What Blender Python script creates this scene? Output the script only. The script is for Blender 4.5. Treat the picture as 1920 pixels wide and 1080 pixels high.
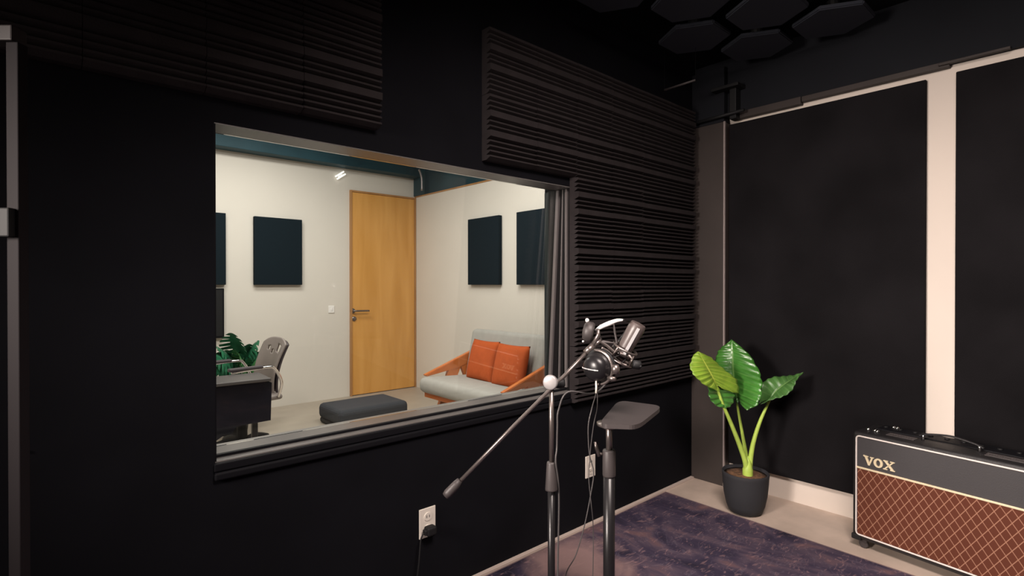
import bpy, bmesh, math, random
from mathutils import Vector, Matrix
C = bpy.context.scene.collection
SC = bpy.context.scene
for o in list(bpy.data.objects): bpy.data.objects.remove(o)
random.seed(7)
PI = math.pi

# ---------------------------------------------------------------- camera, world, lights
F, YAW, PITCH, CAMH = 1001.7, 0.730057, 0.00566, 1.2
cam_d = bpy.data.cameras.new('camera'); cam = bpy.data.objects.new('camera', cam_d); C.objects.link(cam)
cam_d.sensor_width = 36; cam_d.lens = F / 1920 * 36; cam_d.clip_start = 0.05
cam.location = (0, 0, CAMH); cam.rotation_euler = (PI/2 - PITCH, 0, -YAW)
SC.camera = cam
SC.view_settings.view_transform = 'Standard'; SC.view_settings.look = 'None'
SC.view_settings.gamma = 1; SC.view_settings.exposure = 0.0; SC.view_settings.use_curve_mapping = False
w = bpy.data.worlds.new('world'); SC.world = w; w.use_nodes = True
w.node_tree.nodes['Background'].inputs[0].default_value = (0.9, 0.85, 0.9, 1)
w.node_tree.nodes['Background'].inputs[1].default_value = 0.05

def area(name, loc, target, sx, sy, power, col):
    l = bpy.data.lights.new(name, 'AREA'); l.shape = 'RECTANGLE'; l.size = sx; l.size_y = sy
    l.energy = power; l.color = col
    o = bpy.data.objects.new(name, l); C.objects.link(o); o.location = loc
    o.rotation_euler = (Vector(target) - Vector(loc)).to_track_quat('-Z', 'Y').to_euler()
    return o
k_ = area('studio_key_light', (-1.4, 1.15, 1.55), (3.0, 0.3, 0.45), 0.6, 0.6, 27, (1.0, 0.88, 0.80)); k_.data.spread = math.radians(70)
c_ = area('studio_ceiling_light', (0.9, 0.1, 2.5), (2.2, 0.75, 0.0), 0.8, 0.8, 72, (1.0, 0.86, 0.79)); c_.data.spread = math.radians(130)
area('lounge_ceiling_light_front', (-0.5, 2.7, 2.72), (0.2, 2.5, 0.6), 1.0, 0.4, 45, (1.0, 0.88, 0.78))
area('lounge_ceiling_light', (2.1, 3.0, 2.72), (2.1, 3.0, 0), 1.3, 0.5, 52, (1.0, 0.94, 0.885))
area('lounge_ceiling_light_rear', (1.2, 4.3, 2.72), (1.2, 4.3, 0), 1.3, 0.5, 43, (1.0, 0.94, 0.885))

VV = Vector((math.sin(YAW), math.cos(YAW), 0)); RR = Vector((math.cos(YAW), -math.sin(YAW), 0)); ZZ = Vector((0, 0, 1))
VP = VV*math.cos(PITCH) - ZZ*math.sin(PITCH); UP = ZZ*math.cos(PITCH) + VV*math.sin(PITCH)
def at(px, py, d):                    # world point seen at a photo position, d metres deep
    return Vector((0, 0, CAMH)) + (VP + RR*((px-960)/F) + UP*((540-py)/F))*d
def on(px, py, ax, v):
    r = VP + RR*((px-960)/F) + UP*((540-py)/F); c = Vector((0, 0, CAMH))
    return c + r*((v - c[ax])/r[ax])

# ---------------------------------------------------------------- materials
def mat(name, col, rough=0.6, metal=0.0, spec=0.5, noise=0.0, nscale=8, bump=0.0, bscale=60, emit=None, coat=0, sheen=0):
    m = bpy.data.materials.new(name); m.use_nodes = True; nt = m.node_tree; b = nt.nodes['Principled BSDF']
    c = (*col, 1)
    b.inputs['Base Color'].default_value = c; b.inputs['Roughness'].default_value = rough
    b.inputs['Metallic'].default_value = metal; b.inputs['Specular IOR Level'].default_value = spec
    if coat: b.inputs['Coat Weight'].default_value = coat; b.inputs['Coat Roughness'].default_value = 0.28
    if sheen: b.inputs['Sheen Weight'].default_value = sheen
    if emit: b.inputs['Emission Color'].default_value = (*emit[:3], 1); b.inputs['Emission Strength'].default_value = emit[3]
    tc = nt.nodes.new('ShaderNodeTexCoord')
    if noise:
        n = nt.nodes.new('ShaderNodeTexNoise'); n.inputs['Scale'].default_value = nscale; n.inputs['Detail'].default_value = 5
        r = nt.nodes.new('ShaderNodeValToRGB')
        r.color_ramp.elements[0].position = 0.3; r.color_ramp.elements[1].position = 0.72
        r.color_ramp.elements[0].color = (*[x*(1-noise) for x in col], 1); r.color_ramp.elements[1].color = (*[min(1, x*(1+noise)) for x in col], 1)
        nt.links.new(tc.outputs['Object'], n.inputs['Vector']); nt.links.new(n.outputs['Fac'], r.inputs[0]); nt.links.new(r.outputs[0], b.inputs['Base Color'])
    if bump:
        n = nt.nodes.new('ShaderNodeTexNoise'); n.inputs['Scale'].default_value = bscale; n.inputs['Detail'].default_value = 3
        bp = nt.nodes.new('ShaderNodeBump'); bp.inputs['Strength'].default_value = bump; bp.inputs['Distance'].default_value = 0.002
        nt.links.new(tc.outputs['Object'], n.inputs['Vector']); nt.links.new(n.outputs['Fac'], bp.inputs['Height']); nt.links.new(bp.outputs[0], b.inputs['Normal'])
    return m
M = {}
M['wall_black'] = mat('black_wall_paint', (.0062, .0062, .0085), .85, spec=.1, noise=.2, nscale=3)
M['ceil_black'] = mat('black_ceiling_paint', (.006, .006, .007), .9, spec=.1)
M['soffit'] = mat('black_soffit_paint', (.0080, .0088, .012), .8, spec=.2, noise=.2, nscale=2)
M['pillar'] = mat('dark_brown_pillar_paint', (.042, .033, .030), .6, spec=.3, noise=.12, nscale=4)
M['foam'] = mat('charcoal_foam', (.031, .026, .027), .95, spec=.1, bump=.3, bscale=300, noise=.12, nscale=14)
M['hex'] = mat('hex_panel_felt', (.038, .041, .052), .9, spec=.1, bump=.2, bscale=300)
M['white'] = mat('white_wall_paint', (.70, .62, .55), .75, spec=.25, noise=.02, nscale=3)
M['lounge_white'] = mat('cream_wall_paint', (.68, .64, .575), .75, spec=.2, noise=.015, nscale=3)
M['fabric_black'] = mat('black_panel_fabric', (.0092, .0084, .0095), .95, spec=.1, noise=.3, nscale=3, bump=.3, bscale=500)
M['teal'] = mat('dark_teal_paint', (.016, .052, .068), .6, spec=.3, noise=.25, nscale=3)
M['panel_teal'] = mat('dark_teal_fabric', (.0065, .013, .018), .9, spec=.15)
M['concrete'] = mat('polished_concrete', (.54, .435, .365), .5, spec=.4, noise=.16, nscale=5)
M['lounge_floor'] = mat('pale_concrete_floor', (.36, .31, .25), .45, spec=.4, noise=.08, nscale=4)
M['reveal'] = mat('grey_reveal_paint', (.16, .15, .145), .3, spec=.6, noise=.15, nscale=6)
M['reveal_teal'] = mat('dark_reveal_paint', (.014, .024, .026), .4, spec=.4)
M['frame_black'] = mat('black_window_trim', (.006, .006, .008), .6, spec=.15)
M['gasket'] = mat('grey_aluminium_bead', (.30, .27, .27), .35, metal=.6, spec=.5)
M['metal_dark'] = mat('black_painted_steel', (.010, .009, .010), .32, spec=.35)
M['metal_grey'] = mat('dark_grey_plastic', (.045, .038, .038), .5, spec=.4)
M['chrome'] = mat('chrome', (.8, .78, .78), .15, metal=1)
M['gun'] = mat('gunmetal', (.20, .17, .16), .32, metal=.8)
M['offwhite'] = mat('ivory_plastic', (.78, .72, .64), .4)
M['whiteg'] = mat('white_gloss_plastic', (.85, .83, .80), .25)
M['rubber'] = mat('black_rubber', (.010, .010, .011), .6, spec=.3)
M['cable'] = mat('grey_cable', (.06, .055, .055), .5)
M['pot'] = mat('charcoal_pot', (.028, .028, .032), .75, spec=.3, bump=.2, bscale=90)
M['soil'] = mat('brown_soil', (.14, .07, .035), .95, noise=.6, nscale=60, bump=1.0, bscale=120)
M['stem'] = mat('green_stem', (.42, .58, .10), .45, noise=.15, nscale=20)
M['sofa'] = mat('grey_sofa_fabric', (.36, .35, .32), .95, spec=.1, bump=.4, bscale=400, noise=.05, nscale=20)
M['cushion'] = mat('orange_cushion_fabric', (.43, .085, .022), .9, spec=.15, bump=.5, bscale=300, noise=.08, nscale=20)
M['leather'] = mat('black_leather', (.012, .011, .012), .5, bump=.6, bscale=350)
M['leather2'] = mat('charcoal_vinyl_front', (.038, .035, .037), .6, bump=.4, bscale=350)
M['piping'] = mat('cream_piping', (.70, .64, .60), .45)
M['gold'] = mat('gold_trim', (.80, .68, .46), .35, metal=.25)
M['chair_grey'] = mat('taupe_chair_plastic', (.21, .18, .165), .45, noise=.06, nscale=10)
M['chair_dark'] = mat('dark_chair_frame', (.05, .04, .045), .5)
M['desk_top'] = mat('dark_grey_desk_laminate', (.07, .064, .062), .4)
M['desk_black'] = mat('black_desk_panel', (.005, .005, .009), .5, spec=.2)
M['pouf'] = mat('charcoal_pouf_fabric', (.03, .032, .038), .9)
M['leaf_mon'] = mat('dark_green_leaf', (.020, .115, .055), .35, noise=.5, nscale=14)
M['leaf_mon2'] = mat('mid_green_leaf', (.05, .17, .05), .4, noise=.4, nscale=14)
M['silver'] = mat('silver_print', (.75, .74, .75), .3, metal=.5)
M['reflection_glow'] = mat('glowing_reflection', (.9, .9, .9), .4, emit=(1, .97, .92, .9))  # emissive colour of the imitated glass reflection, not a lamp

def wood(name, c1, c2, scale=(3, 3, .35), rough=.35):
    m = mat(name, c1, rough, spec=.5); nt = m.node_tree; b = nt.nodes['Principled BSDF']
    tc = nt.nodes.new('ShaderNodeTexCoord'); mp = nt.nodes.new('ShaderNodeMapping'); mp.inputs['Scale'].default_value = scale
    n = nt.nodes.new('ShaderNodeTexNoise'); n.inputs['Scale'].default_value = 3; n.inputs['Detail'].default_value = 8; n.inputs['Distortion'].default_value = .6
    r = nt.nodes.new('ShaderNodeValToRGB'); r.color_ramp.elements[0].position = .3; r.color_ramp.elements[1].position = .7
    r.color_ramp.elements[0].color = (*c1, 1); r.color_ramp.elements[1].color = (*c2, 1)
    L = nt.links.new; L(tc.outputs['Object'], mp.inputs[0]); L(mp.outputs[0], n.inputs['Vector']); L(n.outputs['Fac'], r.inputs[0]); L(r.outputs[0], b.inputs['Base Color'])
    return m
M['door_wood'] = wood('honey_plywood', (.60, .285, .060), (.72, .37, .10))
M['door_frame'] = wood('brown_door_frame', (.36, .17, .06), (.46, .24, .09))
M['sofa_wood'] = wood('orange_teak', (.50, .135, .030), (.62, .19, .05), (3, .5, 3))

def glassmat():
    m = bpy.data.materials.new('window_glass'); m.use_nodes = True; nt = m.node_tree; nt.nodes.clear()
    o = nt.nodes.new('ShaderNodeOutputMaterial'); mx = nt.nodes.new('ShaderNodeMixShader'); t = nt.nodes.new('ShaderNodeBsdfTransparent')
    t.inputs[0].default_value = (.965, .985, .975, 1)
    g = nt.nodes.new('ShaderNodeBsdfGlossy'); g.inputs['Roughness'].default_value = 0.0; f = nt.nodes.new('ShaderNodeFresnel'); f.inputs[0].default_value = 1.35
    L = nt.links.new; L(f.outputs[0], mx.inputs[0]); L(t.outputs[0], mx.inputs[1]); L(g.outputs[0], mx.inputs[2]); L(mx.outputs[0], o.inputs[0])
    return m
M['glass'] = glassmat()

def rugmat():
    m = mat('marbled_dark_rug', (.04, .03, .05), .8, spec=.2); nt = m.node_tree; b = nt.nodes['Principled BSDF']; L = nt.links.new
    tc = nt.nodes.new('ShaderNodeTexCoord')
    def noise(scale, detail, dist, stretch=None):
        n = nt.nodes.new('ShaderNodeTexNoise'); n.inputs['Scale'].default_value = scale; n.inputs['Detail'].default_value = detail; n.inputs['Distortion'].default_value = dist
        if stretch:
            mp = nt.nodes.new('ShaderNodeMapping'); mp.inputs['Scale'].default_value = stretch[0]; mp.inputs['Rotation'].default_value = (0, 0, stretch[1])
            L(tc.outputs['Object'], mp.inputs[0]); L(mp.outputs[0], n.inputs['Vector'])
        else: L(tc.outputs['Object'], n.inputs['Vector'])
        return n
    def ramp(src, pts):
        r = nt.nodes.new('ShaderNodeValToRGB'); e = r.color_ramp.elements
        e[0].position, e[0].color = pts[0][0], (*pts[0][1], 1); e[1].position, e[1].color = pts[-1][0], (*pts[-1][1], 1)
        for p, c in pts[1:-1]:
            x = e.new(p); x.color = (*c, 1)
        L(src, r.inputs[0]); return r
    base = ramp(noise(3.2, 9, 1.2, ((1.6, 1, 1), .5)).outputs['Fac'], [(.30, (.016, .013, .026)), (.46, (.040, .031, .058)), (.56, (.078, .056, .082)), (.66, (.135, .078, .088)), (.80, (.26, .16, .15))])
    vein = ramp(noise(4.5, 10, 2.6).outputs['Fac'], [(.485, (0, 0, 0)), (.5, (1, 1, 1)), (.512, (0, 0, 0))])
    fle = ramp(noise(16, 8, 1.5, ((1, 2.6, 1), .7)).outputs['Fac'], [(.57, (0, 0, 0)), (.70, (1, 1, 1))])
    m1 = nt.nodes.new('ShaderNodeMixRGB'); m1.inputs[2].default_value = (.24, .20, .24, 1)
    mm = nt.nodes.new('ShaderNodeMath'); mm.operation = 'MULTIPLY'; mm.inputs[1].default_value = .22
    L(vein.outputs[0], mm.inputs[0]); L(mm.outputs[0], m1.inputs[0]); L(base.outputs[0], m1.inputs[1])
    m2 = nt.nodes.new('ShaderNodeMixRGB'); m2.inputs[2].default_value = (.36, .22, .22, 1)
    mm2 = nt.nodes.new('ShaderNodeMath'); mm2.operation = 'MULTIPLY'; mm2.inputs[1].default_value = .42
    L(fle.outputs[0], mm2.inputs[0]); L(mm2.outputs[0], m2.inputs[0]); L(m1.outputs[0], m2.inputs[1])
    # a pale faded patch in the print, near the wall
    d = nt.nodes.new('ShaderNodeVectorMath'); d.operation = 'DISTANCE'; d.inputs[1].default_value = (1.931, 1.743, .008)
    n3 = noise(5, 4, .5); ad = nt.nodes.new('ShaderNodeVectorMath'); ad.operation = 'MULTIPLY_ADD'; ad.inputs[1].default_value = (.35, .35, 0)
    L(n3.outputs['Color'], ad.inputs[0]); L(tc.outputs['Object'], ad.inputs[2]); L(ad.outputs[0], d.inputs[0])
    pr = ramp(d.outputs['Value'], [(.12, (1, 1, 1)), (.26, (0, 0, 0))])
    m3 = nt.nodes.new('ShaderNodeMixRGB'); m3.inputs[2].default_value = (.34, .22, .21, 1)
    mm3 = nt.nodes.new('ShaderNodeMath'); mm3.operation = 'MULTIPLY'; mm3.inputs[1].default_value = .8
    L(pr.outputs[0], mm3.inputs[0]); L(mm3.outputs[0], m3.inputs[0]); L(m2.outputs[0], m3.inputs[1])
    L(m3.outputs[0], b.inputs['Base Color'])
    return m
M['rug'] = rugmat()
M['rug_edge'] = mat('rug_binding', (.20, .14, .14), .8)
M['base_strip'] = mat('pale_sealing_strip', (.55, .45, .40), .6)

def grillemat():
    m = mat('brown_diamond_grille_cloth', (.10, .03, .02), .75, spec=.2); nt = m.node_tree; b = nt.nodes['Principled BSDF']; L = nt.links.new
    tc = nt.nodes.new('ShaderNodeTexCoord'); sp = nt.nodes.new('ShaderNodeSeparateXYZ'); L(tc.outputs['Object'], sp.inputs[0])
    def mth(op, a, bb=None):
        n = nt.nodes.new('ShaderNodeMath'); n.operation = op
        for i, v in enumerate((a, bb)):
            if v is None: continue
            if isinstance(v, (int, float)): n.inputs[i].default_value = v
            else: L(v, n.inputs[i])
        return n.outputs[0]
    ux = mth('DIVIDE', sp.outputs['X'], .0345); uz = mth('DIVIDE', sp.outputs['Z'], .052)
    outs = []
    for op in ('ADD', 'SUBTRACT'):
        s = mth(op, ux, uz); fr = mth('FRACT', mth('ADD', s, 100.0)); outs.append(mth('ABSOLUTE', mth('SUBTRACT', fr, .5)))
    mn = mth('MINIMUM', outs[0], outs[1])
    r = nt.nodes.new('ShaderNodeValToRGB'); e = r.color_ramp.elements
    e[0].position = .028; e[0].color = (.40, .20, .13, 1); e[1].position = .062; e[1].color = (.120, .034, .018, 1)
    L(mn, r.inputs[0])
    n = nt.nodes.new('ShaderNodeTexNoise'); n.inputs['Scale'].default_value = 900; L(tc.outputs['Object'], n.inputs['Vector'])
    mx = nt.nodes.new('ShaderNodeMixRGB'); mx.blend_type = 'MULTIPLY'; mx.inputs[0].default_value = .35
    L(r.outputs[0], mx.inputs[1]); L(n.outputs['Fac'], mx.inputs[2]); L(mx.outputs[0], b.inputs['Base Color'])
    return m
M['grille'] = grillemat()

def leafmat(name, c_blade, c_vein, rough, coat=0.0, freq=11, vw=.12, pale=None):
    m = mat(name, c_blade, rough, spec=.5, coat=coat); nt = m.node_tree; b = nt.nodes['Principled BSDF']; L = nt.links.new
    uv = nt.nodes.new('ShaderNodeUVMap'); uv.uv_map = 'UVMap'; sp = nt.nodes.new('ShaderNodeSeparateXYZ'); L(uv.outputs[0], sp.inputs[0])
    def mth(op, a, bb=None):
        n = nt.nodes.new('ShaderNodeMath'); n.operation = op
        for i, v in enumerate((a, bb)):
            if v is None: continue
            if isinstance(v, (int, float)): n.inputs[i].default_value = v
            else: L(v, n.inputs[i])
        return n.outputs[0]
    av = mth('ABSOLUTE', sp.outputs['Y'])
    ph = mth('FRACT', mth('MULTIPLY', sp.outputs['X'], freq)); k = mth('ABSOLUTE', mth('SUBTRACT', ph, .5))
    side = mth('LESS_THAN', k, vw*.5)
    fade = mth('LESS_THAN', av, .92)
    side = mth('MULTIPLY', mth('MULTIPLY', side, fade), .55)
    mid = mth('LESS_THAN', av, .035)
    fac = mth('MAXIMUM', side, mid)
    n = nt.nodes.new('ShaderNodeTexNoise'); n.inputs['Scale'].default_value = 14; n.inputs['Detail'].default_value = 4
    tc = nt.nodes.new('ShaderNodeTexCoord'); L(tc.outputs['Object'], n.inputs['Vector'])
    r = nt.nodes.new('ShaderNodeValToRGB'); e = r.color_ramp.elements; e[0].position = .3; e[1].position = .75
    e[0].color = (*[x*.75 for x in c_blade], 1); e[1].color = (*[x*1.3 for x in c_blade], 1); L(n.outputs['Fac'], r.inputs[0])
    mx = nt.nodes.new('ShaderNodeMixRGB'); mx.inputs[2].default_value = (*c_vein, 1); L(fac, mx.inputs[0]); L(r.outputs[0], mx.inputs[1]); L(mx.outputs[0], b.inputs['Base Color'])
    return m
M['leaf_light'] = leafmat('lime_green_leaf', (.20, .34, .03), (.45, .55, .08), .5)
M['leaf_dark'] = leafmat('glossy_green_leaf', (.045, .175, .025), (.12, .26, .06), .36, coat=.8, vw=.08)
M['leaf_dark2'] = leafmat('matte_green_leaf', (.055, .150, .035), (.14, .26, .08), .4, coat=.1, vw=.08)

# ---------------------------------------------------------------- geometry helpers
def link(name, bm, m, parent=None, smooth=False, loc=None):
    me = bpy.data.meshes.new(name); bmesh.ops.recalc_face_normals(bm, faces=bm.faces); bm.to_mesh(me); bm.free()
    if m: me.materials.append(m if not isinstance(m, str) else M[m])
    if smooth:
        for p in me.polygons: p.use_smooth = True
    o = bpy.data.objects.new(name, me); C.objects.link(o)
    if parent is not None: o.parent = parent
    if loc is not None: o.location = loc
    return o
def autosmooth(o, ang=40):
    me = o.data
    for p in me.polygons: p.use_smooth = True
    bm = bmesh.new(); bm.from_mesh(me)
    for e in bm.edges:
        e.smooth = not (len(e.link_faces) == 2 and e.calc_face_angle(0) > math.radians(ang))
    bm.to_mesh(me); bm.free(); return o
def box(bm, a, b, bev=0, seg=2):
    x0, y0, z0 = a; x1, y1, z1 = b
    t = bmesh.new()
    v = [t.verts.new(p) for p in [(x0,y0,z0),(x1,y0,z0),(x1,y1,z0),(x0,y1,z0),(x0,y0,z1),(x1,y0,z1),(x1,y1,z1),(x0,y1,z1)]]
    for f in [(0,3,2,1),(4,5,6,7),(0,1,5,4),(1,2,6,5),(2,3,7,6),(3,0,4,7)]: t.faces.new([v[i] for i in f])
    if bev: bmesh.ops.bevel(t, geom=t.edges[:], offset=bev, segments=seg, profile=.5, affect='EDGES')
    merge(bm, t); return bm
def merge(bm, t, mtx=None):
    if mtx is not None: bmesh.ops.transform(t, matrix=mtx, verts=t.verts)
    me = bpy.data.meshes.new('t'); t.to_mesh(me); t.free(); bm.from_mesh(me); bpy.data.meshes.remove(me)
def tube(bm, pts, rad, n=12, cap=True):
    pts = [Vector(p) for p in pts]; rings = []
    if isinstance(rad, (int, float)): rad = [rad]*len(pts)
    up = None
    for i, p in enumerate(pts):
        d = (pts[min(i+1, len(pts)-1)] - pts[max(i-1, 0)]).normalized()
        if up is None:
            up = d.orthogonal().normalized()
        up = (up - d*up.dot(d)).normalized(); s = d.cross(up)
        rings.append([bm.verts.new(p + (up*math.cos(2*PI*k/n) + s*math.sin(2*PI*k/n))*rad[i]) for k in range(n)])
    for a, b in zip(rings, rings[1:]):
        for k in range(n): bm.faces.new((a[k], a[(k+1) % n], b[(k+1) % n], b[k]))
    if cap:
        bm.faces.new(rings[0][::-1]); bm.faces.new(rings[-1])
    return bm
def lathe(bm, prof, c=(0, 0, 0), axis=(0, 0, 1), n=28, cap=True):
    q = Vector((0, 0, 1)).rotation_difference(Vector(axis).normalized()).to_matrix().to_4x4(); mt = Matrix.Translation(Vector(c)) @ q
    rings = [[bm.verts.new(mt @ Vector((r*math.cos(2*PI*k/n), r*math.sin(2*PI*k/n), z))) for k in range(n)] for r, z in prof]
    for a, b in zip(rings, rings[1:]):
        for k in range(n): bm.faces.new((a[k], a[(k+1) % n], b[(k+1) % n], b[k]))
    if cap: bm.faces.new(rings[0][::-1]); bm.faces.new(rings[-1])
    return bm
def smoothpts(pts, n=8):
    pts = [Vector(p) for p in pts]; out = []
    for i in range(len(pts)-1):
        p0 = pts[max(i-1, 0)]; p1 = pts[i]; p2 = pts[i+1]; p3 = pts[min(i+2, len(pts)-1)]
        for k in range(n):
            t = k/n; out.append(.5*((2*p1) + (p2-p0)*t + (2*p0-5*p1+4*p2-p3)*t*t + (3*p1-p0-3*p2+p3)*t**3))
    out.append(pts[-1]); return out
def lerplist(vals, n):
    out = []
    for i in range(n):
        t = i/(n-1)*(len(vals)-1); j = min(int(t), len(vals)-2); out.append(vals[j] + (vals[j+1]-vals[j])*(t-j))
    return out
def prism(bm, poly, a, b):          # poly: list of Vectors, extruded from offset a to offset b
    v0 = [bm.verts.new(Vector(p)+Vector(a)) for p in poly]; v1 = [bm.verts.new(Vector(p)+Vector(b)) for p in poly]
    n = len(poly); bm.faces.new(v0[::-1]); bm.faces.new(v1)
    for i in range(n): bm.faces.new((v0[i], v0[(i+1) % n], v1[(i+1) % n], v1[i]))
    return bm
def B(): return bmesh.new()
def bx(name, a, b, m, parent=None, bev=0, seg=2):
    return link(name, box(B(), a, b, bev, seg), m, parent)
def thing(name, label, cat, loc=(0, 0, 0), rotz=0, group=None):
    o = bpy.data.objects.new(name, None); C.objects.link(o); o.empty_display_size = .05
    o.location = loc; o.rotation_euler = (0, 0, rotz); o['label'] = label; o['category'] = cat
    if group: o['group'] = group
    return o
def tag(o, label, cat, group=None):
    o['label'] = label; o['category'] = cat
    if group: o['group'] = group
    return o
def struct(o): o['kind'] = 'structure'; return o

# ---------------------------------------------------------------- the setting
WY, WY2 = 1.735, 1.93          # window wall faces
RX = 3.13                      # right wall face
OX0, OX1, OZ0, OZ1 = .392, 1.953, .68, 1.674
LX, LY, LZ = 3.352, 5.46, 2.85 # lounge right wall, back wall, ceiling
CZ = 2.55
bm = B()
box(bm, (-1.6, WY, 0), (OX0, WY2, LZ)); box(bm, (OX1, WY, 0), (RX, WY2, LZ)); box(bm, (OX0, WY, OZ1), (OX1, 1.852, LZ)); box(bm, (OX0, 1.852, OZ1+.05), (OX1, WY2, LZ)); box(bm, (OX0, WY, 0), (OX1, WY2, OZ0))
struct(link('wall_front', bm, 'wall_black'))
struct(bx('floor', (-1.6, -2.9, -.1), (LX+.3, WY2, 0), 'concrete'))
struct(bx('floor', (-1.6, WY2, -.1), (LX+.3, LY+.2, 0), 'lounge_floor'))
struct(bx('ceiling', (-1.6, -2.9, CZ), (RX, WY, CZ+.1), 'ceil_black'))
struct(bx('wall_left', (-1.7, -2.9, 0), (-1.6, WY, CZ), 'wall_black'))
struct(bx('wall_right', (RX, -2.9, 0), (RX+.15, WY2, 2.205), 'white'))
struct(bx('trim_1', (RX-.03, -2.9, 2.205), (RX+.15, WY2, 2.75), 'soffit'))
struct(bx('wall_back', (-1.6, -3.0, 0), (RX, -2.9, CZ), 'wall_black'))
# pillar in the corner
o = bx('trim_2', (3.055, 1.527, 0), (RX, WY, 2.17), 'pillar', None, .003); struct(o)
o = bx('trim_10', (3.055, 1.527, 2.17), (RX, WY, 2.5), 'soffit', None, .003); struct(o)
# strip along the foot of the window wall
struct(bx('baseboard_front', (-1.6, WY-.022, 0), (3.05, WY, .009), 'base_strip'))
# reveal faces: grey on the studio side of the glass, dark beyond
GY = 1.838
bm = B(); t = .004
for (y0, y1, nm, mt) in ((WY+.002, GY, 'trim_3', 'reveal'), (GY, WY2-.002, 'trim_4', 'reveal_teal')):
    bm = B()
    if nm == 'trim_3': box(bm, (OX0, y0, OZ1-t), (OX1, 1.850, OZ1))
    else: box(bm, (OX0, 1.854, OZ1+.046), (OX1, y1, OZ1+.05))
    if nm == 'trim_3': box(bm, (OX0, y0, OZ0), (OX1, WY2-.002, OZ0+t))
    struct(link('trim_11', box(B(), (OX0, y0, OZ0+t), (OX0+t, y1, OZ1-t)), 'frame_black'))
    if nm == 'trim_4': box(bm, (OX1-t, y0, OZ0+t), (OX1, y1, OZ1-t))
    struct(link(nm, bm, mt))
# casing round the opening, studio side
bm = B(); cw = .03
for (a, b) in (((OX0-.004, WY-.010, OZ0-.024), (OX1+cw, WY, OZ0)), ((OX1, WY-.010, OZ0), (OX1+cw, WY, OZ1+.02))):
    box(bm, a, b, .003)
box(bm, (OX0-.004, WY-.016, OZ0-.050), (OX1+cw, WY, OZ0-.026), .006, 3)
struct(link('trim_5', bm, 'frame_black'))
# the glazing: a pane leaning out at the top, with beads on the right jamb
win = bpy.data.objects.new('window_1', None); C.objects.link(win); win.location = (0, 0, 0); struct(win)
yt, yb = 1.838, 1.895
bm = B(); prism(bm, [(OX0+.004, yb, OZ0+.005), (OX0+.004, yt, OZ1-.005), (OX0+.004, yt+.006, OZ1-.005), (OX0+.004, yb+.006, OZ0+.005)], (0, 0, 0), (OX1-OX0-.008, 0, 0))
link('glass_pane', bm, 'glass', win)
bm = B(); box(bm, (OX1-.006, WY+.002, OZ0), (OX1, GY+.06, OZ1)); link('jamb_lining', bm, 'metal_dark', win)
def bead(y0t, y0b, wd, th, m, name='glazing_bead'):
    bm = B(); xx = OX1-.006
    prism(bm, [(xx, y0b, OZ0+.02), (xx, y0t, OZ1-.006), (xx, y0t+wd, OZ1-.006), (xx, y0b+wd, OZ0+.02)], (-th, 0, 0), (0, 0, 0)); return link(name, bm, m, win)
bead(1.816, 1.872, .018, .012, 'gasket'); bead(1.788, 1.815, .007, .010, 'gasket'); bead(1.764, 1.764, .014, .010, 'gasket'); bead(1.779, 1.79, .004, .014, 'rubber', 'rubber_seal')
bm = B(); prism(bm, [(OX0, 1.775, OZ0), (OX0, 1.79, OZ0), (OX0, 1.79, OZ0+.012), (OX0, 1.775, OZ0+.012)], (0, 0, 0), (OX1-OX0, 0, 0)); link('sill_bead', bm, 'frame_black', win)

# lounge shell
struct(bx('wall_rear', (-1.6, LY, 0), (LX+.3, LY+.15, 2.47), 'lounge_white'))
struct(bx('wall_rear_upper', (-1.6, LY, 2.47), (LX+1.2, LY+.15, 3.3), 'teal'))
struct(bx('trim_6', (-1.6, LY-.16, 2.445), (LX+.0, LY, LZ), 'teal', None, .004))
struct(bx('wall_side', (LX, WY2, 0), (LX+.12, LY, 2.225), 'lounge_white'))
struct(bx('trim_7', (LX-.006, WY2, 2.225), (LX+.126, LY, 2.24), 'door_frame'))
struct(bx('trim_8', (LX-.02, LY-.24, 2.24), (LX+.10, LY, 2.85), 'teal', None, .004))
struct(bx('wall_side_upper', (LX+.04, WY2, 2.24), (LX+.12, LY-.24, 2.85), 'teal'))
struct(bx('wall_beyond', (LX+1.1, WY2, 0), (LX+1.2, LY, 3.3), 'teal'))
struct(bx('wall_far', (-1.7, WY2, 0), (-1.6, LY, LZ), 'lounge_white'))
struct(bx('ceiling', (-1.6, WY2, LZ), (LX+.1, LY, LZ+.1), 'teal'))
struct(bx('ceiling', (LX+.1, WY2, 3.3), (LX+1.2, LY, 3.4), 'teal'))
p = B(); q0 = on(788, 335, 1, LY-.27); tube(p, smoothpts([(q0.x-.02, LY-.27, 2.50), (q0.x, LY-.27, 2.47), (q0.x+.02, LY-.27, 2.40), (q0.x+.025, LY-.265, 2.27)], 5), .012)
tag(link('conduit_pipe', p, 'gasket', smooth=True), 'short bent grey conduit on the teal column above the door corner', 'pipe')

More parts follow.
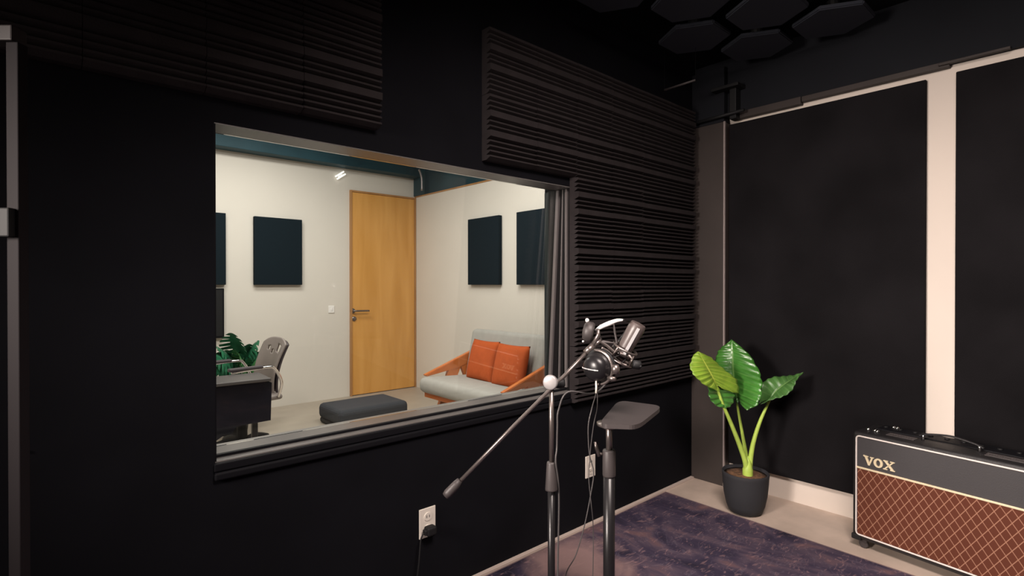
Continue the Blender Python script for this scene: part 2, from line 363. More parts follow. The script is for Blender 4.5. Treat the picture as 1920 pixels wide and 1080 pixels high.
# ---------------------------------------------------------------- lounge door
d = thing('door_1', '', '', (2.50, LY, 0)); del d['label']; del d['category']; struct(d)
x0, x1, hz = on(655, 360, 1, LY).x-2.5, .85, 2.222
bm = B(); fw = .018; box(bm, (x0, -.03, 0), (x0+fw, 0, hz)); box(bm, (x1-fw, -.03, 0), (x1, 0, hz)); box(bm, (x0+fw, -.03, hz-fw), (x1-fw, 0, hz))
link('door_frame', bm, 'door_frame', d)
bx('door_leaf', (x0+.020, -.02, .008), (x1-.020, -.001, hz-.020), 'door_wood', d, .002)
hh = on(662, 583, 1, LY-.03)
bm = B(); hx = hh.x-2.5; lathe(bm, [(.028, 0), (.026, .008)], (hx, -.020, hh.z), (0, -1, 0)); tube(bm, [(hx, -.02, hh.z), (hx, -.065, hh.z)], .009); tube(bm, smoothpts([(hx, -.06, hh.z), (hx+.03, -.068, hh.z), (hx+.17, -.066, hh.z-.002)], 4), .010)
link('door_handle', bm, 'gun', d, smooth=True)
bm = B(); lathe(bm, [(.026, 0), (.024, .01), (.010, .012)], (hx+.015, -.020, hh.z-.085), (0, -1, 0)); link('lock_rose', bm, 'gun', d, smooth=True)

# light switch
s = on(621, 580, 1, LY)
t = thing('light_switch', 'small white light switch plate on cream wall left of the wooden door', 'switch', (s.x, LY, s.z))
bx('switch_plate', (-.032, -.008, -.038), (.032, 0, .038), 'whiteg', t, .003); bx('rocker', (-.010, -.012, -.016), (.010, -.007, .016), 'whiteg', t, .002)
# added glowing bars high on the wall, imitating a lamp reflected in the glass
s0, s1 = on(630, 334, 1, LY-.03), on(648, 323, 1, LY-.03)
t = thing('glass_reflection', 'small white twin bars imitating a window reflection high on cream wall left of door', 'reflection', ((s0.x+s1.x)/2, LY, (s0.z+s1.z)/2))
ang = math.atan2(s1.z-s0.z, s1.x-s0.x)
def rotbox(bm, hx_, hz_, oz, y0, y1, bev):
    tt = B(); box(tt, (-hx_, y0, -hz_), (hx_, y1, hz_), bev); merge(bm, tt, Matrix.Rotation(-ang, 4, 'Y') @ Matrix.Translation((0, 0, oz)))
bm = B(); rotbox(bm, .03, .02, 0, -.014, 0, .003); link('reflection_backing', bm, 'whiteg', t)
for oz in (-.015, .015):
    bm = B(); rotbox(bm, .058, .0075, oz, -.03, -.012, .004); link('reflection_bar', bm, 'reflection_glow', t)

# dark acoustic panels in the lounge
def wallpanel_y(a, b, za, zb, label, cat='acoustic panel', name='acoustic_panel', m='panel_teal', group='dark square panels on the lounge walls'):
    o = bx(name, (a, LY-.045, za), (b, LY-.002, zb), m, None, .004); tag(o, label, cat, group); return o
pa, pb = on(477, 408, 1, LY-.045), on(567, 534, 1, LY-.045)
wallpanel_y(pa.x, pb.x, pb.z, 1.855, 'dark teal fabric panel on cream wall between window edge and door')
pa, pb = on(300, 408, 1, LY-.045), on(424, 534, 1, LY-.045)
wallpanel_y(pb.x-.46, pb.x, pb.z, 1.86, 'dark teal fabric panel cut off by the left edge of the window, above the screen')
def wallpanel_x(px0, px1, label):
    a, b = on(px0, 470, 0, LX-.045), on(px1, 470, 0, LX-.045)
    o = bx('acoustic_panel', (LX-.045, b.y, 1.202), (LX-.002, a.y, 1.868), 'panel_teal', None, .004); tag(o, label, 'acoustic panel', 'dark square panels on the lounge walls')
wallpanel_x(877, 935, 'dark teal fabric panel above the sofa, the one nearer the door')
wallpanel_x(968, 1034, 'dark teal fabric panel above the sofa, the one partly hidden by window jamb')
# screen
pb = on(421, 632, 1, LY-.05)
t = thing('wall_screen', 'black flat screen on cream wall under the cut-off teal panel', 'screen', (pb.x-.35, LY, (.72+1.175)/2))
bx('screen_body', (-.35, -.045, -.232), (.35, -.003, .222), 'frame_black', t, .005); bx('screen_glass', (-.335, -.048, -.215), (.335, -.044, .207), 'rubber', t)

# ---------------------------------------------------------------- sofa
SX, SY0, SY1 = 2.54, 3.00, 4.11
t = thing('sofa', 'light grey two-seat sofa with orange wooden arms against the lounge wall', 'sofa', (SX+.35, (SY0+SY1)/2, 0))
ox, oy = -(SX+.35), -(SY0+SY1)/2
def sofa_part(name, bm, m, smooth=True):
    bmesh.ops.translate(bm, vec=(ox, oy, 0), verts=bm.verts); o = link(name, bm, m, t); 
    if smooth: autosmooth(o, 50)
    return o
bm = B(); box(bm, (SX, SY0+.02, .245), (3.14, SY1-.01, .385), .055, 5)
for v in bm.verts:
    if v.co.z > .33: v.co.z -= (v.co.x-SX)*.06
sofa_part('seat_cushion', bm, 'sofa')
tt = B(); box(tt, (-.055, SY0+.05, -.02), (.06, SY1-.05, .46), .045, 4); merge(bm := B(), tt, Matrix.Translation((3.075, 0, .33)) @ Matrix.Rotation(.20, 4, 'Y'))
sofa_part('back_cushion', bm, 'sofa')
for yy in (SY1-.045, SY0-.0):
    bm = B(); pl = [(2.60, 0, .395), (3.17, 0, .585), (3.21, 0, .555), (3.19, 0, .49), (2.96, 0, .425), (2.62, 0, .38)]
    prism(bm, [Vector(q) for q in pl], (0, yy, 0), (0, yy+.045, 0)); bmesh.ops.bevel(bm, geom=bm.edges[:], offset=.005, segments=2, affect='EDGES'); sofa_part('arm', bm, 'sofa_wood', False)
    for (pl, nm) in (([(2.86, 0, .415), (3.0, 0, .44), (2.78, 0, 0), (2.72, 0, 0)], 'leg'), ([(3.0, 0, .44), (3.09, 0, .47), (3.26, 0, 0), (3.20, 0, 0)], 'leg')):
        bm = B(); prism(bm, [Vector(q) for q in pl], (0, yy+.004, 0), (0, yy+.041, 0)); sofa_part(nm, bm, 'sofa_wood', False)
bm = B(); box(bm, (2.60, SY0+.03, .20), (2.64, SY1-.03, .245), .004); box(bm, (3.08, SY0+.03, .20), (3.12, SY1-.03, .245), .004); sofa_part('seat_rail', bm, 'sofa_wood', False)
# cushions
def pillow(y, w_, h_, x, z, tilt, yawz, label, name='throw_cushion'):
    bm = B(); n = 18
    for s in (-1, 1):
        vs = [[None]*(n+1) for _ in range(n+1)]
        for i in range(n+1):
            for j in range(n+1):
                u = i/n*2-1; v = j/n*2-1
                e = (1-abs(u)**2.6)*(1-abs(v)**2.6); dth = .062*max(e, 0)**.45
                pin = 1-.05*(1-abs(v)**2)*abs(u)**3 ; pin2 = 1-.05*(1-abs(u)**2)*abs(v)**3
                vs[i][j] = bm.verts.new((s*dth, u*w_/2*pin, v*h_/2*pin2 + .0))
        for i in range(n):
            for j in range(n): bm.faces.new((vs[i][j], vs[i+1][j], vs[i+1][j+1], vs[i][j+1]))
    bmesh.ops.remove_doubles(bm, verts=bm.verts, dist=.0002)
    bmesh.ops.transform(bm, matrix=Matrix.Rotation(yawz, 4, 'Z') @ Matrix.Rotation(tilt, 4, 'Y'), verts=bm.verts)
    o = link(name, bm, 'cushion', smooth=True, loc=(x, y, z)); tag(o, label, 'cushion', 'orange cushions on the sofa'); return o
pillow(3.725, .385, .37, 2.985, .525, .26, -.03, 'square orange cushion on the grey sofa, the one nearer the door')
pillow(3.335, .385, .37, 2.965, .52, .26, .03, 'square orange cushion on the grey sofa, the one nearer the window jamb')

# pouf on the lounge floor
t = thing('floor_pouf', 'low charcoal pouf on the pale lounge floor behind the window sill', 'pouf', (2.13, 4.37, 0), 0)
bx('pouf_base', (-.27, -.20, 0), (.35, .24, .05), 'rubber', t, .02, 3); bx('pouf_top', (-.28, -.21, .04), (.36, .25, .17), 'pouf', t, .04, 4)

# ---------------------------------------------------------------- desk, chair, monstera
t = thing('desk', 'black desk with dark grey top seen through the left of the window', 'desk', (.60, 3.72, 0), -.04)
bx('desk_top', (-.55, -.13, .585), (.535, .17, .605), 'desk_top', t, .004)
bm = B(); prism(bm, [Vector((on(a_, b_, 1, 3.63).x-.60, 0, on(a_, b_, 1, 3.63).z)) for a_, b_ in [(508, 716), (506, 786), (447, 797), (441, 801), (435, 812), (421, 814), (400, 829)]] + [Vector((-.55, 0, .1)), Vector((-.55, 0, .585)), Vector((.52, 0, .585))], (0, -.10, 0), (0, -.08, 0)); link('modesty_panel', bm, 'desk_black', t)
for xx in (-.52, .46):
    bx('desk_leg', (xx, .03, 0), (xx+.035, .065, .585), 'metal_dark', t, .003)
bm = B(); box(bm, (-.2, -.09, .606), (.12, .10, .611), .002); o = link('drawing_pad', bm, 'chair_dark'); o.location = (.62, 3.74, 0)
tag(o, 'thin dark pad lying flat on the grey desk top', 'pad')

t = thing('desk_chair', 'taupe plastic desk chair with pierced backrest behind the black desk', 'chair', (1.12, 4.18, 0), .16)
bm = B(); tube(bm, [(0, 0, .055), (0, 0, .36)], [.036, .030], 16); link('column', bm, 'rubber', t, smooth=True)
for k in range(5):
    a = 2*PI*k/5 + 2.9
    bm = B(); dv = Vector((math.cos(a), math.sin(a), 0)); tube(bm, smoothpts([(0, 0, .075), dv*.12+Vector((0, 0, .085)), dv*.25+Vector((0, 0, .045))], 4), .017, 8); lathe(bm, [(.022, -.012), (.022, .012)], dv*.25+Vector((0, 0, .022)), Vector((-dv.y, dv.x, 0)), 14)
    link('leg', bm, 'rubber', t, smooth=True)
bm = B(); box(bm, (-.23, -.21, .37), (.20, .21, .41), .018, 4); link('seat', bm, 'chair_grey', t)
# back: curved shell with three slots cut out near its top
NU, NV = 40, 44; holes = [(.70, .80, .062, .028), (.52, .745, .058, .028), (.25, .82, .12, .055)]
bm = B(); grid = {}; gpos = {}
for j in range(NV+1):
    for i in range(NU+1):
        u = i/NU; v = j/NV
        hw = .165*(1-.10*(1-v)) ; y = (u-.5)*2*hw
        ztop = .80 - .045*abs(2*u-1)**3; z = .40 + (ztop-.40)*v
        x = .215 + .065*v**1.6 - .02*math.sin(v*PI) - .055*(2*u-1)**2*(1-.5*v)
        grid[i, j] = bm.verts.new((x, y, z)); gpos[i, j] = (x, y, z)
for j in range(NV):
    for i in range(NU):
        uc, vc = (i+.5)/NU, (j+.5)/NV
        if any(abs(uc-h[0]) < h[2]*.75 and abs(vc-h[1]) < h[3]*1.1 for h in holes): continue
        bm.faces.new((grid[i, j], grid[i+1, j], grid[i+1, j+1], grid[i, j+1]))
bmesh.ops.delete(bm, geom=[v for v in bm.verts if not v.link_faces], context='VERTS')
r0 = bmesh.ops.solidify(bm, geom=bm.faces[:], thickness=.014)
sh = bmesh.new(); vv = {}
for (i, j), v0 in grid.items():
    if 2 <= i <= NU-2 and j <= NV-2: vv[i, j] = sh.verts.new(Vector((0, 0, 0)) + Vector(gpos[i, j]) + Vector((.030, 0, 0)))
for j in range(NV-2):
    for i in range(2, NU-2):
        uc, vc = (i+.5)/NU, (j+.5)/NV
        if .10 < uc < .90 and .64 < vc < .93: continue
        sh.faces.new((vv[i, j], vv[i+1, j], vv[i+1, j+1], vv[i, j+1]))
bmesh.ops.delete(sh, geom=[v for v in sh.verts if not v.link_faces], context='VERTS')
bmesh.ops.solidify(sh, geom=sh.faces[:], thickness=.016)
link('back_shell', sh, 'chair_dark', t, smooth=True)
o = link('backrest', bm, 'chair_grey', t, smooth=True); 
for sy in (-1, 1):
    bm = B(); tube(bm, smoothpts([(.16, sy*.21, .39), (.17, sy*.24, .50), (.12, sy*.245, .60), (.06, sy*.245, .622), (-.18, sy*.245, .612)], 6), .011, 10); a = link('armrest', bm, 'chrome', t, smooth=True)
    bx('arm_pad', (-.20, sy*.245-.022, .617), (.03, sy*.245+.022, .640), 'chair_dark', a, .008)

def monstera_leaf(parent, base, tip, roll, m, size):
    base = Vector(base); tip = Vector(tip); ax = (tip-base).normalized(); side = ax.cross(Vector((0, 0, 1))).normalized()
    nrm = side.cross(ax).normalized(); side, nrm = side*math.cos(roll)+nrm*math.sin(roll), nrm*math.cos(roll)-side*math.sin(roll)
    L_ = (tip-base).length; W_ = L_*.78; bm = B()
    for s in (-1, 1):
        N = 36; rows = []
        for i in range(N+1):
            u = i/N; sv = u
            wid = (math.sin(PI*min(1, .16+u*.84))**.75)*(1-.25*u)
            notch = 1 if (u*6.5) % 1 > .28 or u < .12 or u > .93 else .42
            wid *= notch
            row = []
            for k in range(5):
                t_ = k/4*wid; pos = base + ax*(u*L_ - .10*L_*t_ + .22*L_*t_*u) + side*(s*t_*W_) + nrm*(-.30*L_*t_*t_ + .05*L_*math.sin(u*PI))
                row.append(bm.verts.new(pos))
            rows.append(row)
        for a, b in zip(rows, rows[1:]):
            for k in range(4): bm.faces.new((a[k], b[k], b[k+1], a[k+1]))
    bmesh.ops.remove_doubles(bm, verts=bm.verts, dist=.0003)
    return link('leaf', bm, m, parent, smooth=True)
PLX, PLY = 1.20, 4.72
t = thing('monstera_plant', 'bushy dark green split-leaf plant behind the desk chair', 'plant', (PLX, PLY, 0))
bm = B(); lathe(bm, [(.10, 0), (.13, .24), (.14, .25), (.12, .25), (.118, .22)], n=24); link('plant_pot', bm, 'pot', t, smooth=True)
rnd = random.Random(5)
Yp = PLY
def lp(px, py, dy=0): v = on(px, py, 1, Yp+dy); return v - Vector((PLX, PLY, 0))
leaves = [((449, 662), (437, 633), .2, -.02, 'leaf_mon'), ((458, 668), (480, 646), -.5, .06, 'leaf_mon'), ((474, 668), (497, 656), -.3, .10, 'leaf_mon'), ((440, 676), (412, 656), .5, .02, 'leaf_mon'), ((430, 682), (400, 668), .6, -.1, 'leaf_mon'),
          ((458, 688), (446, 664), .7, -.12, 'leaf_mon2'), ((470, 690), (492, 668), -.6, -.08, 'leaf_mon'), ((445, 692), (418, 672), .8, .06, 'leaf_mon'), ((478, 704), (499, 684), -.5, .02, 'leaf_mon'), ((450, 706), (422, 692), .7, -.05, 'leaf_mon'), ((462, 706), (476, 684), -.7, -.1, 'leaf_mon2'), ((436, 708), (408, 698), .7, -.12, 'leaf_mon'), ((455, 690), (462, 658), .4, .12, 'leaf_mon'), ((425, 690), (404, 680), .9, .14, 'leaf_mon2'),
          ((452, 676), (464, 652), .1, .05, 'leaf_mon'), ((436, 684), (415, 666), -.4, .08, 'leaf_mon'), ((468, 684), (490, 674), -.9, .04, 'leaf_mon2'), ((448, 700), (462, 678), -.2, -.12, 'leaf_mon'), ((426, 700), (402, 690), .3, .0, 'leaf_mon'), ((470, 696), (494, 690), -.4, .1, 'leaf_mon'),
          ((465, 712), (488, 700), -.8, -.05, 'leaf_mon'), ((445, 714), (440, 690), .5, -.02, 'leaf_mon'), ((470, 700), (470, 672), -.3, .15, 'leaf_mon2'), ((438, 690), (430, 664), .4, .16, 'leaf_mon')]
for (b_, t_, rl, dy, mm) in leaves:
    bb, tp = lp(*b_, dy), lp(*t_, dy-.05)
    tp = bb + (tp-bb)*1.3
    lf = monstera_leaf(t, bb, tp, rl, M[mm], 1)
    bm = B(); tube(bm, smoothpts([(rnd.uniform(-.03, .03), rnd.uniform(-.03, .03), .22), Vector((bb.x*.4, bb.y*.4, (bb.z+.22)/2+.04)), bb], 5), .005, 6); link('stem', bm, 'leaf_mon2', t, smooth=True)

# ---------------------------------------------------------------- right wall: fabric panels, edge strips, hooks
PXF = RX-.03
pz = on(1600, 180, 0, PXF).z
tag(bx('fabric_panel', (PXF, on(1735, 480, 0, PXF).y, .133), (RX-.001, 1.520, pz), 'fabric_black', None, .005, 3), 'tall black fabric panel between corner pillar and white wall stripe', 'acoustic panel', 'tall black fabric panels on the right wall')
tag(bx('fabric_panel', (PXF, -.50, .133), (RX-.001, on(1793, 480, 0, RX).y, pz+.003), 'fabric_black', None, .005, 3), 'tall black fabric panel right of the white wall stripe, behind the amplifier', 'acoustic panel', 'tall black fabric panels on the right wall')
XS = RX-.042
za, zb = on(1500, 199, 0, XS).z, on(1733, 135, 0, XS).z
tag(bx('ceiling_strip', (XS, on(1501, 190, 0, XS).y, za+.012), (RX, 1.50, za+.052), 'pillar', None, .002), 'short dark strip along top of white wall next to the corner pillar', 'strip', 'dark strips topping the right wall')
tag(bx('ceiling_strip', (XS+.006, on(1780, 120, 0, XS).y, zb), (RX, on(1502, 190, 0, XS).y, zb+.028), 'pillar', None, .002), 'long dark strip along top of white wall above the white stripe', 'strip', 'dark strips topping the right wall')
tag(bx('ceiling_strip', (XS-.008, on(1895, 90, 0, XS).y, zb+.010), (RX-.03, on(1760, 120, 0, XS).y, zb+.022), 'pillar', None, .002), 'thin dark strip ending near the right edge of the photo, over the second panel', 'strip', 'dark strips topping the right wall')
# pale strip painting in the bright highlight along the pillar's edge
struct(bx('trim_9', (3.048, 1.519, 0), (3.062, 1.5275, 2.17), mat('pillar_edge_highlight', (.30, .25, .24), .4), None, .001))
# black rail and bracket over the pillar top
bm = B(); tube(bm, [on(1300, 232, 0, 3.03), on(1395, 206, 0, 3.03)], .010, 8); link_o = link('rail', bm, 'rubber', smooth=True); tag(link_o, 'thin black rail crossing the pillar just below its dark top', 'rail')
bm = B(); a = on(1372, 160, 0, 3.06); box(bm, (3.04, a.y-.035, 2.17), (3.099, a.y+.005, 2.36), .004); box(bm, (3.0, a.y-.065, 2.345), (3.099, a.y+.10, 2.365), .004)
tag(link('ceiling_bracket', bm, 'rubber'), 'black bracket at the top of the corner pillar', 'bracket')
bm = B(); a, b = on(1246, 169, 2, 2.28), on(1304, 150, 2, 2.28); tube(bm, [a, b], .006, 8); 
o = tag(link('ceiling_rod', bm, 'metal_grey', smooth=True), 'thin grey rod on black ceiling between foam wall and hexagon panels', 'rod'); 
for q in (a, b): link('hanger_wire', tube(B(), [q, (q.x, q.y, CZ)], .001, 6), 'ceil_black', o)

# hexagon panels
HZ = 2.45; hs = .176
def hexa(x, y, label):
    t = thing('hexagon_panel', label, 'acoustic panel', (x, y, HZ), 0, 'dark hexagon panels under the ceiling')
    bm = B(); poly = [Vector((hs*math.cos(k*PI/3), hs*math.sin(k*PI/3), 0)) for k in range(6)]
    prism(bm, poly, (0, 0, 0), (0, 0, .022)); bmesh.ops.bevel(bm, geom=bm.edges[:], offset=.005, segments=2, affect='EDGES'); link('panel', bm, 'hex', t)
    bm = B(); lathe(bm, [(.03, .022), (.03, CZ-HZ)], n=12); link('ceiling_mount', bm, 'rubber', t)
hl = {(0, 0): 'dark hexagon ceiling panel nearest the foam wall corner, whole in view', (1, 0): 'dark hexagon ceiling panel nearest the right wall and pillar, lowest in the photo',
      (1, 1): 'dark hexagon ceiling panel beside the right wall, rightmost of the whole ones', (0, 1): 'dark hexagon ceiling panel in the middle of the group, cut by the photo top',
      (-1, 0): 'dark hexagon ceiling panel cut by the photo top, left of the middle one', (-2, 0): 'dark hexagon ceiling panel leftmost at the photo top',
      }
for (i, j), lab in hl.items():
    hexa(2.514+.329*i, 1.417-.361*j - (.172 if i % 2 else 0), lab)

# ---------------------------------------------------------------- foam tiles
T = .27
def foam_bm():
    bm = B(); wd = [1, 1, 1, 1, 1.9, 1, 1, 1.9, 1, 1, 1.2]; tot = sum(wd); z = 0; prof = []
    for a in wd:
        h = a/tot*T; g = .0105
        top = .058 if a > 1.5 else .053
        prof += [(z, .030), (z+g, top), (z+h-.004, top), (z+h-.001, .030)]; z += h
    n = len(prof)
    L0 = [bm.verts.new((0, -d, zz)) for zz, d in prof]; L1 = [bm.verts.new((T-.0015, -d, zz)) for zz, d in prof]
    b0 = [bm.verts.new((0, 0, 0)), bm.verts.new((0, 0, T-.001))]; b1 = [bm.verts.new((T-.0015, 0, 0)), bm.verts.new((T-.0015, 0, T-.001))]
    for k in range(n-1): bm.faces.new((L0[k], L1[k], L1[k+1], L0[k+1]))
    bm.faces.new([b0[0]] + L0 + [b0[1]]); bm.faces.new([b1[1]] + L1[::-1] + [b1[0]])
    bm.faces.new((b0[0], b1[0], L1[0], L0[0])); bm.faces.new((b0[1], L0[-1], L1[-1], b1[1])); bm.faces.new((b0[0], b0[1], b1[1], b1[0]))
    return bm
foam0 = link('foam_tile', foam_bm(), 'foam')
first = [foam0]
ordn = ['top', 'second', 'third', 'fourth', 'fifth', 'bottom']
def foam(x, z, label, group):
    if first: o = first.pop()
    else: o = foam0.copy(); C.objects.link(o)
    o.location = (x, WY-.0005, z + random.uniform(-.0012, .0012)); o.rotation_euler = (0, 0, 0); tag(o, label, 'foam tile', group)
cols_r = ['first', 'second', 'third', 'fourth', 'fifth', 'sixth']
for r in range(6):
    for c in range(6):
        if r >= 2 and c < 2: continue
        x = 1.385+T*c; z = 2.255-T*(r+1)
        place = 'over the window corner' if c < 2 else 'right of the window'
        foam(x, z, f'ridged charcoal foam tile {place}, {ordn[r]} row, {cols_r[c]} column from the left', 'ridged foam tiles right of and over the window')
for r in range(2):
    for c in range(4):
        foam(.632-T*c, 2.285-T*(r+1), f'dim ridged foam tile over window left, {["upper","lower"][r]} row, {["first","second","third","fourth"][c]} from right', 'dim ridged foam tiles over the left of the window')

# ---------------------------------------------------------------- outlets
def outlet(x0, x1, z0, z1, label, plug):
    t = thing('wall_outlet', label, 'outlet', ((x0+x1)/2, WY, (z0+z1)/2), 0, 'ivory wall outlets under the window'); hw, hh = (x1-x0)/2, (z1-z0)/2
    bx('cover_plate', (-hw, -.006, -hh), (hw, 0, hh), 'offwhite', t, .002)
    for s in (-1, 1):
        bm = B(); lathe(bm, [(.0165, 0), (.016, .0025)], (0, -.006, s*.0235), (0, -1, 0), 20); so = link('socket', bm, 'offwhite', t)
        bm = B()
        for dx in (-.006, .006): box(bm, (dx-.0012, -.0092, s*.0235-.004), (dx+.0012, -.0084, s*.0235+.006))
        link('slot', bm, 'rubber', so)
    return t
outlet(1.080, 1.152, .238, .350, 'ivory wall outlet with a black plug, left of the microphone stands', 1)
outlet(2.041, 2.114, .236, .345, 'ivory wall outlet seen between the two stand poles', 0)
t = thing('power_plug', 'black right-angle plug and cord in the left ivory outlet', 'plug', (1.116, WY-.009, .270))
bm = B(); box(bm, (-.022, -.034, -.016), (.020, .0, .018), .008, 3); box(bm, (-.030, -.028, -.010), (.0, -.006, .010), .004); link('plug_body', bm, 'rubber', t)
bm = B(); tube(bm, smoothpts([(-.025, -.016, 0), (-.045, -.02, -.02), (-.06, -.03, -.10), (-.075, -.03, -.20), (-.10, -.06, -.250), (-.2, -.14, -.2575)], 6), .0028, 8); link('cord', bm, 'rubber', t, smooth=True)

# ---------------------------------------------------------------- rug
t = thing('area_rug', 'dark purple marbled rug with faded pink patches on the concrete floor', 'rug', (0, 0, 0))
bm = B(); v = [(-.9, -2.3), (2.62, -2.3), (2.705, 1.695), (-.9, 1.695)]
prism(bm, [Vector((a, b, 0)) for a, b in v], (0, 0, .001), (0, 0, .008)); link('rug_pile', bm, 'rug', t)
bm = B(); prism(bm, [Vector((a, b, 0)) for a, b in [(2.62, -2.3), (2.626, -2.3), (2.711, 1.701), (2.705, 1.695)]], (0, 0, .0005), (0, 0, .0088)); prism(bm, [Vector((a, b, 0)) for a, b in [(-.9, 1.695), (2.705, 1.695), (2.711, 1.701), (-.9, 1.701)]], (0, 0, .0005), (0, 0, .0088)); link('rug_binding', bm, 'rug_edge', t)

# ---------------------------------------------------------------- steel upright at the left
DPOST = 1.12
pc = at(34, 540, DPOST)
t = thing('steel_upright', 'tall dark steel upright with end cap and clamp at the left edge', 'post', (pc.x, pc.y, 0), -YAW+.0)
zt = at(34, 84, DPOST).z
bx('upright_tube', (-.0125, -.012, .009), (.0130, .012, zt), mat('dark_mauve_steel', (.012, .009, .0105), .7, spec=.2), t, .002)
bx('end_cap', (-.06, -.016, zt+.002), (.004, .02, zt+.034), 'metal_grey', t, .003)
bx('clamp_body', (-.038, -.028, zt-.405), (.007, -.012, zt-.345), 'rubber', t, .003)
bx('clamp_plate', (-.040, -.034, zt-.405), (-.026, -.026, zt-.345), 'gasket', t, .003)
bx('foot_plate', (-.05, -.05, .009), (.05, .05, .016), 'metal_dark', t, .002)
q = on(51, 847, 1, WY); bm = B(); lathe(bm, [(.004, 0), (.0035, .003), (.001, .004)], (q.x, WY, q.z), (0, -1, 0), 12); tag(link('wall_screw', bm, 'chrome', smooth=True), 'tiny bright screw head low on the black wall at far left', 'screw')

# ---------------------------------------------------------------- potted elephant-ear plant
PX, PY = 2.80, 1.278
t = thing('potted_plant', 'elephant-ear plant with three big green leaves in a charcoal pot', 'plant', (PX, PY, 0))
bm = B(); k = .97
lathe(bm, [(.062, 0), (.082, .010), (.096, .045), (.107, .10), (.112, .15), (.115, .195), (.117, .212), (.114, .216), (.108, .214), (.1065, .198)], n=40); link('plant_pot', bm, 'pot', t, smooth=True)
bm = B(); lathe(bm, [(.106, .200), (.07, .205), (.03, .208), (.004, .209)], n=30); link('soil', bm, 'soil', t, smooth=True)
PO = Vector((PX, PY, 0))
def pl(px, py, d): return at(px, py, d) - PO
def stem(pts, r0, r1):
    P_ = smoothpts([pl(*p) for p in pts], 6); bm = B(); tube(bm, P_, lerplist([r0, r1], len(P_)), 12); return link('stem', bm, 'stem', t, smooth=True)
D0 = 2.80
base_pt = (1402, 893, 2.80)
stem([(1400, 896, 2.79), (1398, 868, 2.79), (1385, 830, 2.77), (1369, 790, 2.73), (1354, 755, 2.70), (1343, 722, 2.68)], .016, .0055)
stem([(1403, 896, 2.82), (1400, 860, 2.83), (1393, 820, 2.84), (1386, 780, 2.84), (1380, 745, 2.83)], .012, .005)
stem([(1405, 896, 2.80), (1407, 862, 2.80), (1413, 828, 2.79), (1424, 793, 2.78), (1436, 765, 2.77), (1444, 748, 2.76)], .015, .0052)
bm = B(); tube(bm, smoothpts([pl(1402, 898, 2.795), pl(1402, 875, 2.795), pl(1402, 855, 2.80)], 5), [.026]*5+[.022, .02, .016, .012, .008, .004], 14); link('stem_base', bm, 'stem', t, smooth=True)
def leaf(mid, left, right, m, corr=.006, freq=11, fold=.0, n=66, mm=9, nsgn=1, label=None):
    mids = smoothpts([pl(*p) for p in mid], 12); lefts = smoothpts([pl(*p) for p in left], 12); rights = smoothpts([pl(*p) for p in right], 12)
    mids, lefts, rights = [lerplist(x, n) for x in (mids, lefts, rights)]
    bm = B(); uvl = bm.loops.layers.uv.new('UVMap'); uvd = {}
    nrm = (rights[n//2]-mids[n//2]).cross(mids[-1]-mids[0]).normalized()*nsgn
    if nrm.dot(-VP) < 0: nrm = -nrm
    for s, ed in ((-1, lefts), (1, rights)):
        rows = []
        for i in range(n):
            row = []; u = i/(n-1)
            for k in range(mm+1):
                v = k/mm; p = mids[i].lerp(ed[i], v)
                bul = math.sin(v*PI)*fold
                p = p + nrm*(bul + corr*math.cos(2*PI*(u*freq))*min(1, v*2.2)*min(1, (1-u)*6, u*6+.2))
                if v == 1: p = p + (ed[i]-mids[i])*(.022*math.sin(u*freq*PI+1.2))
                vt = bm.verts.new(p); uvd[vt] = (u, s*v); row.append(vt)
            rows.append(row)
        for a, b in zip(rows, rows[1:]):
            for k in range(mm):
                f = bm.faces.new((a[k], b[k], b[k+1], a[k+1]) if s > 0 else (a[k], a[k+1], b[k+1], b[k]))
                for lo in f.loops: lo[uvl].uv = uvd[lo.vert]
    bmesh.ops.remove_doubles(bm, verts=bm.verts, dist=.0002)
    o = link('leaf', bm, m, t, smooth=True); sd = o.modifiers.new('solid', 'SOLIDIFY'); sd.thickness = .0016
    if label: o['label'] = label
    return o
# left leaf, underside lit: tip at top left; the side edges run from the back lobes round to the tip
leaf([(1343, 722, 2.68), (1336, 707, 2.66), (1328, 692, 2.65), (1319, 676, 2.65), (1308, 659, 2.67)],
     [(1350, 735, 2.66), (1322, 722, 2.62), (1303, 705, 2.60), (1294, 688, 2.62), (1299, 668, 2.65), (1308, 659, 2.67)],
     [(1352, 728, 2.68), (1384, 737, 2.72), (1381, 712, 2.73), (1355, 690, 2.72), (1333, 670, 2.70), (1308, 659, 2.67)], 'leaf_light', .0026, 10, .006, label='lime green leaf seen from below')
# its lower lobes, showing the pale glossy upper side
leaf([(1343, 722, 2.685), (1350, 740, 2.70), (1356, 753, 2.705), (1360, 764, 2.70)],
     [(1328, 722, 2.65), (1329, 742, 2.67), (1341, 760, 2.68), (1360, 765, 2.70)],
     [(1365, 724, 2.71), (1377, 738, 2.73), (1373, 758, 2.72), (1360, 766, 2.70)], 'leaf_dark', .004, 5, .004, label='pale glossy lobe folded under the lime leaf')
# centre leaf
leaf([(1386, 752, 2.80), (1380, 738, 2.81), (1376, 710, 2.85), (1374, 680, 2.88), (1373, 655, 2.90), (1373, 637, 2.91)],
     [(1384, 762, 2.80), (1370, 735, 2.86), (1352, 708, 2.91), (1341, 680, 2.95), (1349, 655, 2.94), (1373, 637, 2.91)],
     [(1400, 769, 2.70), (1421, 757, 2.66), (1428, 728, 2.69), (1425, 700, 2.76), (1405, 665, 2.84), (1373, 637, 2.91)], 'leaf_dark', .0036, 13, .010, label='large glossy dark green leaf')
